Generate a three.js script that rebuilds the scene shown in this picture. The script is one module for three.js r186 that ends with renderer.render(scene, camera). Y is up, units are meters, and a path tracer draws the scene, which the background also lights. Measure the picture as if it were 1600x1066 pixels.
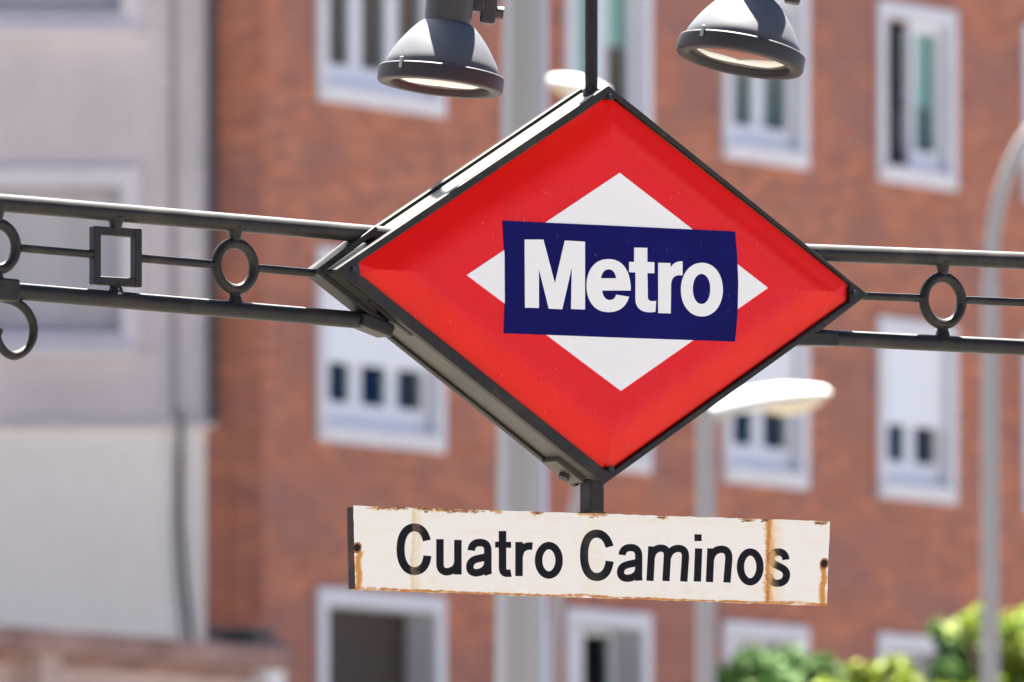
import * as THREE from 'three';
import { Sky } from 'three/addons/objects/Sky.js';
import { RoundedBoxGeometry } from 'three/addons/geometries/RoundedBoxGeometry.js';
import { mergeGeometries, toCreasedNormals } from 'three/addons/utils/BufferGeometryUtils.js';

// ---------------------------------------------------------------- camera
// A long lens held level and shifted upward (horizon well below the picture).
const FOCAL = 18600, HORIZON = 1936, EYE = 1.6;      // in photo pixels / metres
const scene = new THREE.Scene();
const camera = new THREE.PerspectiveCamera(2 * Math.atan(533 / FOCAL) * 180 / Math.PI, 1600 / 1066, 0.5, 900);
camera.position.set(0, EYE, 0);
camera.setViewOffset(1600, 1066, 0, 533 - HORIZON, 1600, 1066);
camera.focus = 25;
camera.userData.fStop = 9;

// ---------------------------------------------------------------- sky, sun, exposure
const sunDir = new THREE.Vector3(0.05, 1, -0.36).normalize();
const sky = new Sky();
sky.name = 'sky';
sky.userData.kind = 'structure';
sky.scale.setScalar(800);
Object.assign(sky.material.uniforms.turbidity, { value: 6 });
sky.material.uniforms.rayleigh.value = 0.17;
sky.material.uniforms.mieCoefficient.value = 0.003;
sky.material.uniforms.sunPosition.value.copy(sunDir);
scene.add(sky);
scene.environmentIntensity = 0.1;
const sun = new THREE.DirectionalLight(new THREE.Color(1, 0.95, 0.87), 5);
sun.name = 'sun';
sun.position.copy(sunDir).multiplyScalar(150).add(new THREE.Vector3(0, 0, -60));
sun.target.position.set(0, 0, -60);
sun.castShadow = true;
Object.assign(sun.shadow.camera, { left: -60, right: 60, top: 80, bottom: -80, near: 1, far: 300 });
sun.shadow.mapSize.set(4096, 4096);
scene.add(sun, sun.target);
const renderer = new THREE.WebGLRenderer();
renderer.shadowMap.enabled = true;
renderer.toneMapping = THREE.LinearToneMapping;
renderer.toneMappingExposure = 9.8;

// ---------------------------------------------------------------- helpers
let seed = 1234567;
const rnd = () => { seed = (Math.imul(seed, 1664525) + 1013904223) >>> 0; return seed / 4294967296; };
const rr = (a, b) => a + (b - a) * rnd();
const V = (x, y, z) => new THREE.Vector3(x, y, z);
const lin = (r, g, b) => new THREE.Color().setRGB(r, g, b);
const at = (px, py, d) => V((px - 800) / FOCAL * d, EYE + (HORIZON - py) / FOCAL * d, -d);
// a vertical frame: origin, x along the plane, z its normal
function frameOf(origin, yaw) {
  const t = V(Math.cos(yaw), 0, -Math.sin(yaw)), n = V(Math.sin(yaw), 0, Math.cos(yaw));
  const local = (px, py, z = 0) => {          // photo point on the plane z = const of this frame, in the frame's axes
    const dir = V((px - 800) / FOCAL, (HORIZON - py) / FOCAL, -1), eye = V(0, EYE, 0);
    const k = (origin.clone().addScaledVector(n, z).sub(eye)).dot(n) / dir.dot(n);
    const p = eye.addScaledVector(dir, k).sub(origin);
    return V(p.dot(t), p.y, z);
  };
  const toFrame = (w) => { const p = w.clone().sub(origin); return V(p.dot(t), p.y, p.dot(n)); };
  return { origin, yaw, t, n, local, toFrame };
}
const used = {};
function numbered(name) { const k = used[name] = (used[name] ?? -1) + 1; return k ? name + '_' + String(k).padStart(3, '0') : name; }
function shade(o) { o.castShadow = true; o.receiveShadow = true; return o; }
function tag(o, label, category, group) { o.userData.label = label; o.userData.category = category; if (group) o.userData.group = group; return o; }
// a thing built in a frame; `base` is its own origin in the frame
function thing(name, frame, base, label, category, group) {
  const g = new THREE.Group();
  g.name = numbered(name);
  g.position.copy(frame.origin).addScaledVector(frame.t, base.x).addScaledVector(frame.n, base.z);
  g.position.y += base.y;
  g.rotation.y = frame.yaw;
  g.base = base;
  scene.add(g);
  return tag(g, label, category, group);
}
function part(name, geo, mat, root, parent = root) {
  const b = root.base;
  geo = geo.clone();
  if (b) geo.translate(-b.x, -b.y, -b.z);
  const m = shade(new THREE.Mesh(geo, mat));
  m.name = name;
  parent.add(m);
  return m;
}
const WORLD = frameOf(V(0, 0, 0), 0);
function structure(name, geo, mat) { const m = shade(new THREE.Mesh(geo, mat)); m.name = name; m.userData.kind = 'structure'; scene.add(m); return m; }
function box(x0, x1, y0, y1, z0, z1, r = 0) {
  const g = r ? new RoundedBoxGeometry(x1 - x0, y1 - y0, z1 - z0, 2, r) : new THREE.BoxGeometry(x1 - x0, y1 - y0, z1 - z0);
  return g.translate((x0 + x1) / 2, (y0 + y1) / 2, (z0 + z1) / 2);
}
function tube(points, r, closed = false, seg = 8, div = 0) {
  const c = new THREE.CatmullRomCurve3(points, closed, 'catmullrom', 0.5);
  return new THREE.TubeGeometry(c, div || Math.max(2, points.length * 6), r, seg, closed);
}
function rod(a, b, r, r2 = r, seg = 14) {        // a straight cylinder with rounded ends closed
  const g = new THREE.CylinderGeometry(r2, r, a.distanceTo(b), seg, 1);
  g.applyQuaternion(new THREE.Quaternion().setFromUnitVectors(V(0, 1, 0), b.clone().sub(a).normalize()));
  return g.translate((a.x + b.x) / 2, (a.y + b.y) / 2, (a.z + b.z) / 2);
}
function bar(a, b, h, d, r = 0.002) {            // a rectangular bar from a to b (in the xy plane), h across, d deep
  const L = a.distanceTo(b), g = new RoundedBoxGeometry(L, h, d, 2, r);
  g.rotateZ(Math.atan2(b.y - a.y, b.x - a.x));
  return g.translate((a.x + b.x) / 2, (a.y + b.y) / 2, (a.z + b.z) / 2);
}
function prism(pts, z0, z1, bevel = 0) {
  const s = new THREE.Shape(pts.map((p) => new THREE.Vector2(p.x, p.y)));
  return extrude(s, z0, z1, bevel);
}
function extrude(s, z0, z1, bevel = 0, curveSegments = 16) {
  const g = new THREE.ExtrudeGeometry(s, { depth: z1 - z0 - 2 * bevel, bevelEnabled: bevel > 0, bevelSize: bevel, bevelOffset: -bevel, bevelThickness: bevel, bevelSegments: 2, curveSegments });
  return g.translate(0, 0, z0 + bevel);
}
// periodic value noise
function makeNoise(s) {
  const perm = new Float32Array(4096); let q = s >>> 0;
  for (let i = 0; i < 4096; i++) { q = (Math.imul(q, 1664525) + 1013904223) >>> 0; perm[i] = q / 4294967296; }
  const at2 = (x, y, px, py) => perm[((((x % px) + px) % px) * 57 + (((y % py) + py) % py) * 131 + s * 7) & 4095];
  const f = (t) => t * t * (3 - 2 * t);
  const n2 = (x, y, px, py) => { const xi = Math.floor(x), yi = Math.floor(y), u = f(x - xi), v = f(y - yi); return (at2(xi, yi, px, py) * (1 - u) + at2(xi + 1, yi, px, py) * u) * (1 - v) + (at2(xi, yi + 1, px, py) * (1 - u) + at2(xi + 1, yi + 1, px, py) * u) * v; };
  return (u, v, fx, fy, oct = 4) => { let a = 0, w = 0.5, t = 0; for (let o = 0; o < oct; o++) { a += w * n2(u * fx, v * fy, fx, fy); t += w; fx *= 2; fy *= 2; w *= 0.55; } return a / t; };
}
function texture(w, h, fn, srgb = true) {
  const d = new Uint8Array(w * h * 4);
  for (let y = 0; y < h; y++) for (let x = 0; x < w; x++) { const c = fn(x / w, y / h), i = (y * w + x) * 4; d[i] = c[0]; d[i + 1] = c[1]; d[i + 2] = c[2]; d[i + 3] = 255; }
  const t = new THREE.DataTexture(d, w, h);
  t.wrapS = t.wrapT = THREE.RepeatWrapping; t.magFilter = THREE.LinearFilter; t.minFilter = THREE.LinearMipmapLinearFilter; t.generateMipmaps = true;
  if (srgb) t.colorSpace = THREE.SRGBColorSpace;
  t.needsUpdate = true;
  return t;
}
const mix = (a, b, k) => a.map((v, i) => v + (b[i] - v) * k);
const clamp = (v, a = 0, b = 1) => Math.min(b, Math.max(a, v));
const step = (a, b, v) => { const t = clamp((v - a) / (b - a)); return t * t * (3 - 2 * t); };
function uvMetres(geo, scale = 1, axes = 'xy') {  // uv = position in metres along two axes, times scale
  const p = geo.attributes.position, uv = new Float32Array(p.count * 2), nrm = geo.attributes.normal;
  for (let i = 0; i < p.count; i++) {
    let a = p.getX(i), b = p.getY(i);
    if (axes === 'box') { const nx = Math.abs(nrm.getX(i)), ny = Math.abs(nrm.getY(i)), nz = Math.abs(nrm.getZ(i)); if (nx > ny && nx > nz) a = p.getZ(i); else if (ny > nz) b = p.getZ(i); }
    uv[2 * i] = a * scale; uv[2 * i + 1] = b * scale;
  }
  geo.setAttribute('uv', new THREE.BufferAttribute(uv, 2));
  return geo;
}

// ---------------------------------------------------------------- materials
const nA = makeNoise(3), nB = makeNoise(11), nC = makeNoise(29);
const std = (color, roughness, more = {}) => new THREE.MeshStandardMaterial({ color, roughness, ...more });
const phys = (color, roughness, more = {}) => new THREE.MeshPhysicalMaterial({ color, roughness, ...more });

// brick wall texture, one tile 9 m x 6 m: courses, bricks of varied burn, dark and pale patches of wear
const brickTile = [9, 6];
const brickMap = (() => {
  const cols = 36, rows = 80, tone = [];
  let s = 77; const r = () => { s = (Math.imul(s, 1664525) + 1013904223) >>> 0; return s / 4294967296; };
  for (let i = 0; i < cols * rows; i++) tone.push([r(), r()]);
  return texture(1536, 1024, (u, v) => {
    const row = Math.floor(v * rows), fy = v * rows - row, xs = u * cols + (row % 2) * 0.5, col = Math.floor(xs) % cols, fx = xs - Math.floor(xs);
    const [a, b] = tone[row * cols + col];
    let c = mix([182, 119, 94], [166, 104, 82], a);
    if (b > 0.8) c = mix(c, [146, 98, 88], 0.6); else if (b < 0.15) c = mix(c, [198, 124, 92], 0.7);
    const m = nA(u, v, 9, 9, 4), m2 = nB(u, v, 18, 14, 3);
    c = mix(c, [150, 104, 96], 0.7 * step(0.48, 0.7, m));
    c = mix(c, [192, 116, 86], 0.4 * step(0.52, 0.75, m2));
    if (fy < 0.12 || fx < 0.035) c = mix(c, [150, 118, 104], 0.7);
    const g = (nC(u, v, 300, 200, 2) - 0.5) * 26;
    return c.map((k) => clamp(k + g, 0, 255));
  });
})();
const brickMat = std(0xffffff, 0.9, { map: brickMap });
const stuccoMap = (base, amount, s) => { const n = makeNoise(s); return texture(512, 512, (u, v) => { const k = (n(u, v, 6, 4, 5) - 0.5) * amount + (n(u, v, 120, 120, 2) - 0.5) * amount * 0.5; return base.map((b) => clamp(b + k, 0, 255)); }); };
const greyStucco = std(0xffffff, 0.95, { map: stuccoMap([204, 197, 199], 30, 5) });
const creamStucco = std(0xffffff, 0.95, { map: stuccoMap([240, 237, 227], 18, 8) });
const pinkStucco = std(0xffffff, 0.95, { map: stuccoMap([184, 164, 157], 50, 13) });
const capTile = std(0xffffff, 0.9, { map: stuccoMap([138, 110, 102], 60, 17) });
const whiteTrim = std(0xffffff, 0.7, { map: stuccoMap([214, 216, 222], 14, 21) });  // the slight blue is distance haze put into the colour
const paleTrim = std(0xffffff, 0.9, { map: stuccoMap([216, 213, 216], 14, 41) });
const greyTrim = std(lin(0.52, 0.52, 0.55), 0.7);
const whiteFrame = std(lin(0.72, 0.74, 0.78), 0.45);
const blindMat = std(lin(0.78, 0.82, 0.86), 0.6);
const darkOpening = std(lin(0.05, 0.038, 0.032), 0.8);  // shade inside an open window, put into a dark brown
const curtainMat = std(lin(0.55, 0.66, 0.74), 0.9);
const paneMat = phys(lin(0.6, 0.8, 0.72), 0.03, { transmission: 1, thickness: 0, specularIntensity: 0.4 });
const plaster = std(lin(0.55, 0.53, 0.5), 0.9);
const pavement = std(0xffffff, 0.9, { map: (() => { const t = stuccoMap([84, 80, 74], 30, 33); return t; })() });
const steelPost = std(lin(0.33, 0.325, 0.325), 0.6, { metalness: 0.1 });
const thickPostMat = std(lin(0.36, 0.345, 0.31), 0.42, { metalness: 0.45, flatShading: true });
const lampWhite = std(lin(0.8, 0.8, 0.78), 0.4);
const lampBowl = phys(lin(0.75, 0.68, 0.52), 0.3, { transmission: 0.3, thickness: 0 });
const cableMat = std(lin(0.06, 0.07, 0.075), 0.7);
const conduitMat = std(lin(0.3, 0.29, 0.32), 0.7);
const pipeMat = std(lin(0.07, 0.07, 0.075), 0.6);

const waveMap = texture(256, 256, (u, v) => { const k = 255 * nB(u, v, 4, 4, 3); return [k, k, k]; }, false);
// foreground metal
const ironMap = texture(256, 256, (u, v) => { const k = step(0.5, 0.8, nA(u, v, 10, 10, 4)), g = (nB(u, v, 60, 60, 2) - 0.5) * 10; return mix([36, 34, 32], [52, 47, 42], k).map((c) => clamp(c + g, 0, 255)); });
const ironMat = phys(0xffffff, 0.5, { map: ironMap, specularIntensity: 0.5, bumpMap: waveMap, bumpScale: 0.003 });
const boxMap = texture(512, 512, (u, v) => { const k = step(0.45, 0.75, nB(u, v, 8, 8, 5)), g = (nC(u, v, 90, 90, 2) - 0.5) * 16; return mix([70, 67, 60], [56, 54, 47], k).map((c) => clamp(c + g, 0, 255)); });
const boxSideMat = std(0xffffff, 0.55, { map: boxMap });
const frameMat = phys(0xffffff, 0.5, { map: ironMap, specularIntensity: 0.5 });
const redMap = (() => {
  const W = 2048, H = 1024, cv = document.createElement('canvas'); cv.width = W; cv.height = H;
  const c = cv.getContext('2d'); c.fillStyle = 'rgb(224,22,13)'; c.fillRect(0, 0, W, H);
  const blob = (x, y, rx, ry, f) => { c.fillStyle = f; for (const ox of [0, -W, W]) { c.beginPath(); c.ellipse(x + ox, y, rx, ry, 0, 0, 7); c.fill(); } };
  for (let i = 0; i < 500; i++) blob(rnd() * W, rnd() * H, rr(10, 90), rr(10, 60), rnd() < 0.5 ? 'rgba(236,60,44,0.035)' : 'rgba(190,16,14,0.045)');
  for (let i = 0; i < 90; i++) { const x = rnd() * W, y = rnd() * H, l = rr(40, 220); for (let k = 0; k < 24; k++) blob(x + rr(-1.5, 1.5), y + l * k / 24, rr(1, 3.4), l / 30, `rgba(150,40,36,${rr(0.02, 0.07)})`); }
  for (let i = 0; i < 130; i++) { const x = rnd() * W, y = rnd() * H, a = rr(0, 6.28), l = rr(6, 60); c.strokeStyle = `rgba(255,150,130,${rr(0.1, 0.4)})`; c.lineWidth = rr(0.6, 1.6); c.beginPath(); c.moveTo(x, y); c.quadraticCurveTo(x + l * Math.cos(a) * 0.5 + rr(-5, 5), y + l * Math.sin(a) * 0.5 + rr(-5, 5), x + l * Math.cos(a), y + l * Math.sin(a)); c.stroke(); }
  for (let i = 0; i < 260; i++) blob(rnd() * W, rnd() * H, rr(0.8, 2.6), rr(0.8, 2.6), rnd() < 0.5 ? 'rgba(255,170,150,0.5)' : 'rgba(90,20,16,0.5)');
  const t = new THREE.CanvasTexture(cv); t.wrapS = t.wrapT = THREE.RepeatWrapping; t.colorSpace = THREE.SRGBColorSpace; t.magFilter = THREE.LinearFilter; return t;
})();
const redMat = phys(0xffffff, 0.22, { map: redMap, specularIntensity: 0.4, bumpMap: waveMap, bumpScale: 0.0012 });
const whiteEnamel = phys(lin(0.84, 0.84, 0.8), 0.3, { clearcoat: 0.3, clearcoatRoughness: 0.1 });
const blueMap = texture(512, 256, (u, v) => { const s = nC(u, v, 70, 40, 3), w = nA(u, v, 6, 4, 3); let c = mix([6, 2, 76], [12, 7, 96], w); if (s > 0.8) c = mix(c, [90, 92, 160], 0.6 * step(0.8, 0.9, s)); return c; });
const blueMat = phys(0xffffff, 0.3, { map: blueMap, specularIntensity: 0.2 });
const domeMat = phys(lin(0.07, 0.074, 0.084), 0.6, { specularIntensity: 0.6 });
const rimMat = phys(lin(0.028, 0.027, 0.031), 0.6, { specularIntensity: 0.6 });
const lampDark = std(lin(0.04, 0.038, 0.038), 0.55);
const lampGlass = phys(lin(0.2, 0.17, 0.13), 0.25, { clearcoat: 1, clearcoatRoughness: 0.03 });
const screwMat = std(lin(0.35, 0.34, 0.33), 0.4, { metalness: 0.7 });

// ---------------------------------------------------------------- ground
{
  const g = new THREE.PlaneGeometry(700, 700).rotateX(-Math.PI / 2);
  const uv = g.attributes.uv; for (let i = 0; i < uv.count; i++) uv.setXY(i, uv.getX(i) * 140, uv.getY(i) * 140);
  structure('ground', g, pavement);
}

// ---------------------------------------------------------------- the brick apartment building
const BYAW = 57 * Math.PI / 180;
const ref = at(1429, HORIZON, 111); ref.y = 0;
const B0 = frameOf(ref, BYAW);
const cornerX = B0.local(412, 700).x;
const brickOrigin = ref.clone().addScaledVector(B0.t, cornerX);
const B = frameOf(brickOrigin, BYAW);                  // x = 0 at the near corner, y = height, z = out of the facade
{
  const g = thing('brick_building', B, V(0, 0, 0), 'tall red brick apartment block with white framed windows behind the sign', 'building');
  const bx = (px) => B.local(px, 700).x;
  const cols = { A: [bx(492), bx(690)], B: [bx(880), bx(1012)], C: [bx(1126), bx(1258)], D: [bx(1368), bx(1490)], E: [bx(1596), bx(1712)] };
  const rows = [[11.42, 13.1], [8.48, 10.16], [5.55, 7.22]];
  const T = 0.14, LEN = bx(1790) + 6, H = 28, TH = 0.34;
  const s = new THREE.Shape([new THREE.Vector2(0, 0), new THREE.Vector2(LEN, 0), new THREE.Vector2(LEN, H), new THREE.Vector2(0, H)]);
  const wins = [];
  for (const k of Object.keys(cols)) rows.forEach(([y0, y1], r) => { wins.push({ k, r, x0: cols[k][0], x1: cols[k][1], y0, y1 }); });
  for (const w of wins) {
    const h = new THREE.Path();
    h.setFromPoints([[w.x0 + T, w.y0 + T], [w.x1 - T, w.y0 + T], [w.x1 - T, w.y1 - T], [w.x0 + T, w.y1 - T]].map(([x, y]) => new THREE.Vector2(x, y)));
    s.holes.push(h);
  }
  const wallUV = (geo) => { const p = geo.attributes.position, n = geo.attributes.normal, uv = []; for (let i = 0; i < p.count; i++) uv.push((Math.abs(n.getX(i)) > 0.7 ? p.getZ(i) + 3.3 : p.getX(i)) / brickTile[0], p.getY(i) / brickTile[1]); geo.setAttribute('uv', new THREE.Float32BufferAttribute(uv, 2)); return geo; };
  part('facade_wall', wallUV(extrude(s, -TH, 0)), brickMat, g);
  part('side_wall', wallUV(box(-0.02, 0.32, 0, H, -14, -TH - 0.003)), brickMat, g);
  part('side_wall', wallUV(box(LEN - 0.34, LEN, 0, H, -14, -TH - 0.003)), brickMat, g);
  part('rear_wall', wallUV(box(0, LEN, 0, H, -14.34, -14.003)), brickMat, g);
  part('roof', box(-0.25, LEN + 0.25, H + 0.003, H + 0.3, -14.6, 0.3), capTile, g);
  for (const y of [4.5, 7.78, 10.7, 13.6]) part('floor_slab', box(0.33, LEN - 0.345, y, y + 0.2, -13.99, -TH - 0.01), plaster, g);
  for (const w of wins) {
    const { x0, x1, y0, y1, k, r } = w, W = x1 - x0;
    const sur = new THREE.Shape([[x0, y0], [x1, y0], [x1, y1], [x0, y1]].map(([a, b]) => new THREE.Vector2(a, b)));
    const hole = new THREE.Path(); hole.setFromPoints([[x0 + T + 0.003, y0 + T + 0.003], [x1 - T - 0.003, y0 + T + 0.003], [x1 - T - 0.003, y1 - T - 0.003], [x0 + T + 0.003, y1 - T - 0.003]].map(([a, b]) => new THREE.Vector2(a, b)));
    sur.holes.push(hole);
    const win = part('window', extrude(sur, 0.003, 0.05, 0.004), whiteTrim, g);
    const ix0 = x0 + T, ix1 = x1 - T, iy0 = y0 + T, iy1 = y1 - T;
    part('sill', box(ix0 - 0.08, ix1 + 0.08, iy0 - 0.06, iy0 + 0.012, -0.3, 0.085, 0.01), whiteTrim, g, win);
    // lining of the reveal: white, but grey in the bottom row
    const deep = r === 2 ? 0.27 : 0.055;
    part('reveal', mergeGeometries([box(ix1 - 0.012, ix1 - 0.001, iy0 + 0.013, iy1, -deep, 0.001), box(ix0 + 0.001, ix0 + 0.012, iy0 + 0.013, iy1, -deep, 0.001), box(ix0, ix1, iy1 - 0.012, iy1 - 0.001, -deep, 0.0005)]), r === 2 ? greyTrim : whiteTrim, g, win);
    const n = k === 'A' ? 3 : 2, lw = (ix1 - ix0) / n, fz0 = -deep - 0.06, fz1 = -deep, F = r === 2 ? 0.05 : 0.085;
    const blind = r === 1 ? 0.6 : 0;
    for (let i = 0; i < n; i++) {
      const a = ix0 + i * lw + 0.002, b = ix0 + (i + 1) * lw - 0.002, open = (r === 0 && k === 'D' && i === 0);
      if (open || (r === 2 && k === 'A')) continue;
      const bot = r === 1 ? 0.22 : r === 0 ? 0.2 : 0.08;
      part('casement', mergeGeometries([box(a, a + F, iy0 + 0.013, iy1 - 0.013, fz0, fz1), box(b - F, b, iy0 + 0.013, iy1 - 0.013, fz0, fz1), box(a + F, b - F, iy0 + 0.013, iy0 + bot, fz0, fz1), box(a + F, b - F, iy1 - 0.013 - F, iy1 - 0.013, fz0, fz1)]), whiteFrame, g, win);
      part('pane', new THREE.PlaneGeometry(b - a - 2 * F, iy1 - iy0 - bot - F - 0.013).translate((a + b) / 2, (iy0 + bot + iy1 - F - 0.013) / 2, (fz0 + fz1) / 2), paneMat, g, win);
      if ((r === 0 && (k === 'D' || k === 'B')) ) part('curtain', box(a + 0.02, b - 0.02, iy0 + (k === 'D' ? 0.62 : i ? 0.75 : 0.1), iy1 - 0.05, fz0 - 0.06, fz0 - 0.04), curtainMat, g, win);
      if (r === 0 && k === 'C') part('curtain', box(a + 0.02, b - 0.02, iy0 + 0.05, iy1 - 0.05, fz0 - 0.06, fz0 - 0.04), std(lin(0.2, 0.2, 0.22), 0.9), g, win);
      if (r === 0 && k === 'D') part('curtain', box(a + 0.02, b - 0.02, iy0 + 0.05, iy0 + 0.6, fz0 - 0.09, fz0 - 0.07), std(lin(0.35, 0.36, 0.4), 0.9), g, win);
    }
    if (r === 2 && k === 'A') part('roller_blind', box(ix0 + 0.013, ix1 - 0.013, iy0 + 0.02, iy1 - 0.013, -deep - 0.03, -deep - 0.01), darkOpening, g, win);  // no blind here: dark sheet painted as the unlit interior of the opening
    if (blind) part('roller_blind', box(ix0 + 0.013, ix1 - 0.013, iy1 - (iy1 - iy0) * blind, iy1 - 0.013, -deep + 0.012, -deep + 0.03), blindMat, g, win);
  }
}

// ---------------------------------------------------------------- the stuccoed building on the left
{
  const edge = at(337, HORIZON, 102.2), L = frameOf(V(edge.x, 0, edge.z), 0);
  const g = thing('stucco_building', L, V(0, 0, 0), 'pale grey rendered building with cream lower wall beside the brick block', 'building');
  const yOf = (py) => L.local(300, py).y, xOf = (px) => L.local(px, 500).x;
  const H = 26, W = 9, ledge = yOf(657);
  const wins = [[xOf(-60), xOf(221), yOf(553), yOf(262)], [xOf(-60), xOf(221), yOf(52), yOf(-238)]], T = 0.17;
  const s = new THREE.Shape([[-W, ledge], [0, ledge], [0, H], [-W, H]].map(([a, b]) => new THREE.Vector2(a, b)));
  for (const [x0, x1, y0, y1] of wins) { const h = new THREE.Path(); h.setFromPoints([[x0 + T, y0 + T], [x1 - T, y0 + T], [x1 - T, y1 - T], [x0 + T, y1 - T]].map(([a, b]) => new THREE.Vector2(a, b))); s.holes.push(h); }
  part('upper_wall', uvMetres(extrude(s, -0.3, 0), 0.25), greyStucco, g);
  part('lower_wall', uvMetres(box(-W, 0, 0, ledge - 0.003, -0.3, -0.05), 0.2), creamStucco, g);
  part('ledge', uvMetres(box(-W, -0.004, ledge - 0.075, ledge - 0.002, -0.049, 0.03, 0.008), 0.4), greyStucco, g);
  part('side_wall', uvMetres(box(-W, -W + 0.3, 0, H, -10, -0.303), 0.25), greyStucco, g);
  part('rear_wall', uvMetres(box(-W, 0, 0, H, -10.3, -10.003), 0.25), greyStucco, g);
  part('roof', box(-W - 0.2, 0.2, H + 0.003, H + 0.3, -10.4, 0.25), capTile, g);
  for (const [x0, x1, y0, y1] of wins) {
    const sur = new THREE.Shape([[x0, y0], [x1, y0], [x1, y1], [x0, y1]].map(([a, b]) => new THREE.Vector2(a, b)));
    const hole = new THREE.Path(); hole.setFromPoints([[x0 + T + 0.002, y0 + T + 0.002], [x1 - T - 0.002, y0 + T + 0.002], [x1 - T - 0.002, y1 - T - 0.002], [x0 + T + 0.002, y1 - T - 0.002]].map(([a, b]) => new THREE.Vector2(a, b)));
    sur.holes.push(hole);
    const win = part('window', extrude(sur, 0.003, 0.06, 0.004), paleTrim, g);
    part('sill', box(x0 - 0.02, x1 - 0.05, y0 - 0.03, y0 + 0.055, 0.003, 0.17, 0.008), paleTrim, g, win);
    part('roller_blind', box(x0 + T, x1 - T, y0 + T, y1 - T - 0.02, -0.2, -0.18), std(lin(0.5, 0.49, 0.51), 0.8), g, win);
    part('blind_box', box(x0 + T, x1 - T, y1 - T - 0.2, y1 - T - 0.003, -0.28, -0.205), paleTrim, g, win);
    part('mullion', box(x1 - 0.62, x1 - 0.55, y0 + T, y1 - T - 0.02, -0.179, -0.15), std(lin(0.5, 0.49, 0.51), 0.8), g, win);
  }
  // down pipe at the joint with the brick block, and conduit and cables down the wall
  const pipe = thing('drain_pipe', L, V(xOf(331), ledge, 0.06), 'dark drain pipe down the joint between grey render and brick', 'pipe');
  part('pipe', rod(V(xOf(331), ledge - 0.02, 0.05), V(xOf(329), H, 0.05), 0.04), pipeMat, pipe);
  for (const y of [ledge + 0.7, ledge + 2.2, ledge + 3.7]) part('clip', box(xOf(331) - 0.05, xOf(331) + 0.05, y, y + 0.04, 0.002, 0.1, 0.004), pipeMat, pipe);
  const con = thing('conduit', L, V(xOf(269), ledge, 0.02), 'grey conduit running down the grey rendered wall', 'conduit');
  part('conduit_run', rod(V(xOf(272), ledge + 0.02, 0.024), V(xOf(266), H - 0.5, 0.024), 0.022), conduitMat, con);
  part('junction_box', box(xOf(277), xOf(288), ledge + 0.005, ledge + 0.1, 0.002, 0.05, 0.005), conduitMat, con);
  const w = (px, py, z) => { const p = L.local(px, py, z); return p; };
  const c1 = thing('wall_cable', L, w(297, 990, 0), 'thick dark cable hanging loose down the cream wall', 'cable');
  part('cable_run', tube([w(283, 656, 0.06), w(283, 720, 0.0), w(282, 800, -0.01), w(285, 860, 0), w(290, 920, 0), w(298, 985, -0.02), w(306, 1060, -0.02)], 0.022, false, 8, 50), cableMat, c1);
  const c2 = thing('wall_cable', L, w(280, 990, 0), 'thinner grey cable beside the thick one on the cream wall', 'cable');
  part('cable_run', tube([w(280, 656, 0.06), w(276, 740, 0), w(274, 820, -0.01), w(276, 900, -0.01), w(282, 975, -0.02), w(286, 1060, -0.02)], 0.013, false, 8, 50), conduitMat, c2);
}

// ---------------------------------------------------------------- low building with a flat capped roof, bottom left
{
  const e = at(446, HORIZON, 99), P = frameOf(V(e.x, 0, e.z), BYAW);
  const g = thing('low_annex', P, V(0, 0, 0), 'low pinkish annex with brown flat roof cap and recessed panels', 'building');
  const top = P.local(440, 1012).y, xOf = (px) => P.local(px, 1010).x, LEN = -xOf(0) + 3;
  part('wall', uvMetres(box(-LEN, 0, 0, top - 0.2, -2.6, -0.25), 0.3), pinkStucco, g);
  part('roof_slab', uvMetres(box(-LEN - 0.1, 0.02, top - 0.19, top, -2.7, 0.1, 0.03), 0.5), capTile, g);
  part('lintel', uvMetres(box(-LEN, -0.26, top - 0.27, top - 0.193, -0.25, -0.14), 0.5), capTile, g);
  for (const [a, b, m] of [[418, 446, whiteTrim], [64, 97, pinkStucco]]) part('pilaster', uvMetres(box(xOf(a), xOf(b) - (a > 400 ? 0.003 : 0), 0, top - 0.193, -0.249, 0.0), 0.4), m, g);
  const vent = thing('roof_vent', P, V(xOf(392), top, -1.2), 'small dark roof vent where the low annex meets the brick wall', 'vent');
  const vx = P.local(388, 980, -1.2).x;
  part('vent_body', box(vx - 0.25, vx + 0.3, top, top + 0.16, -1.4, -1.0, 0.05), pipeMat, vent);
  part('vent_cowl', box(vx - 0.3, vx + 0.05, top + 0.165, top + 0.24, -1.45, -0.95, 0.03), pipeMat, vent);
}

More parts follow.
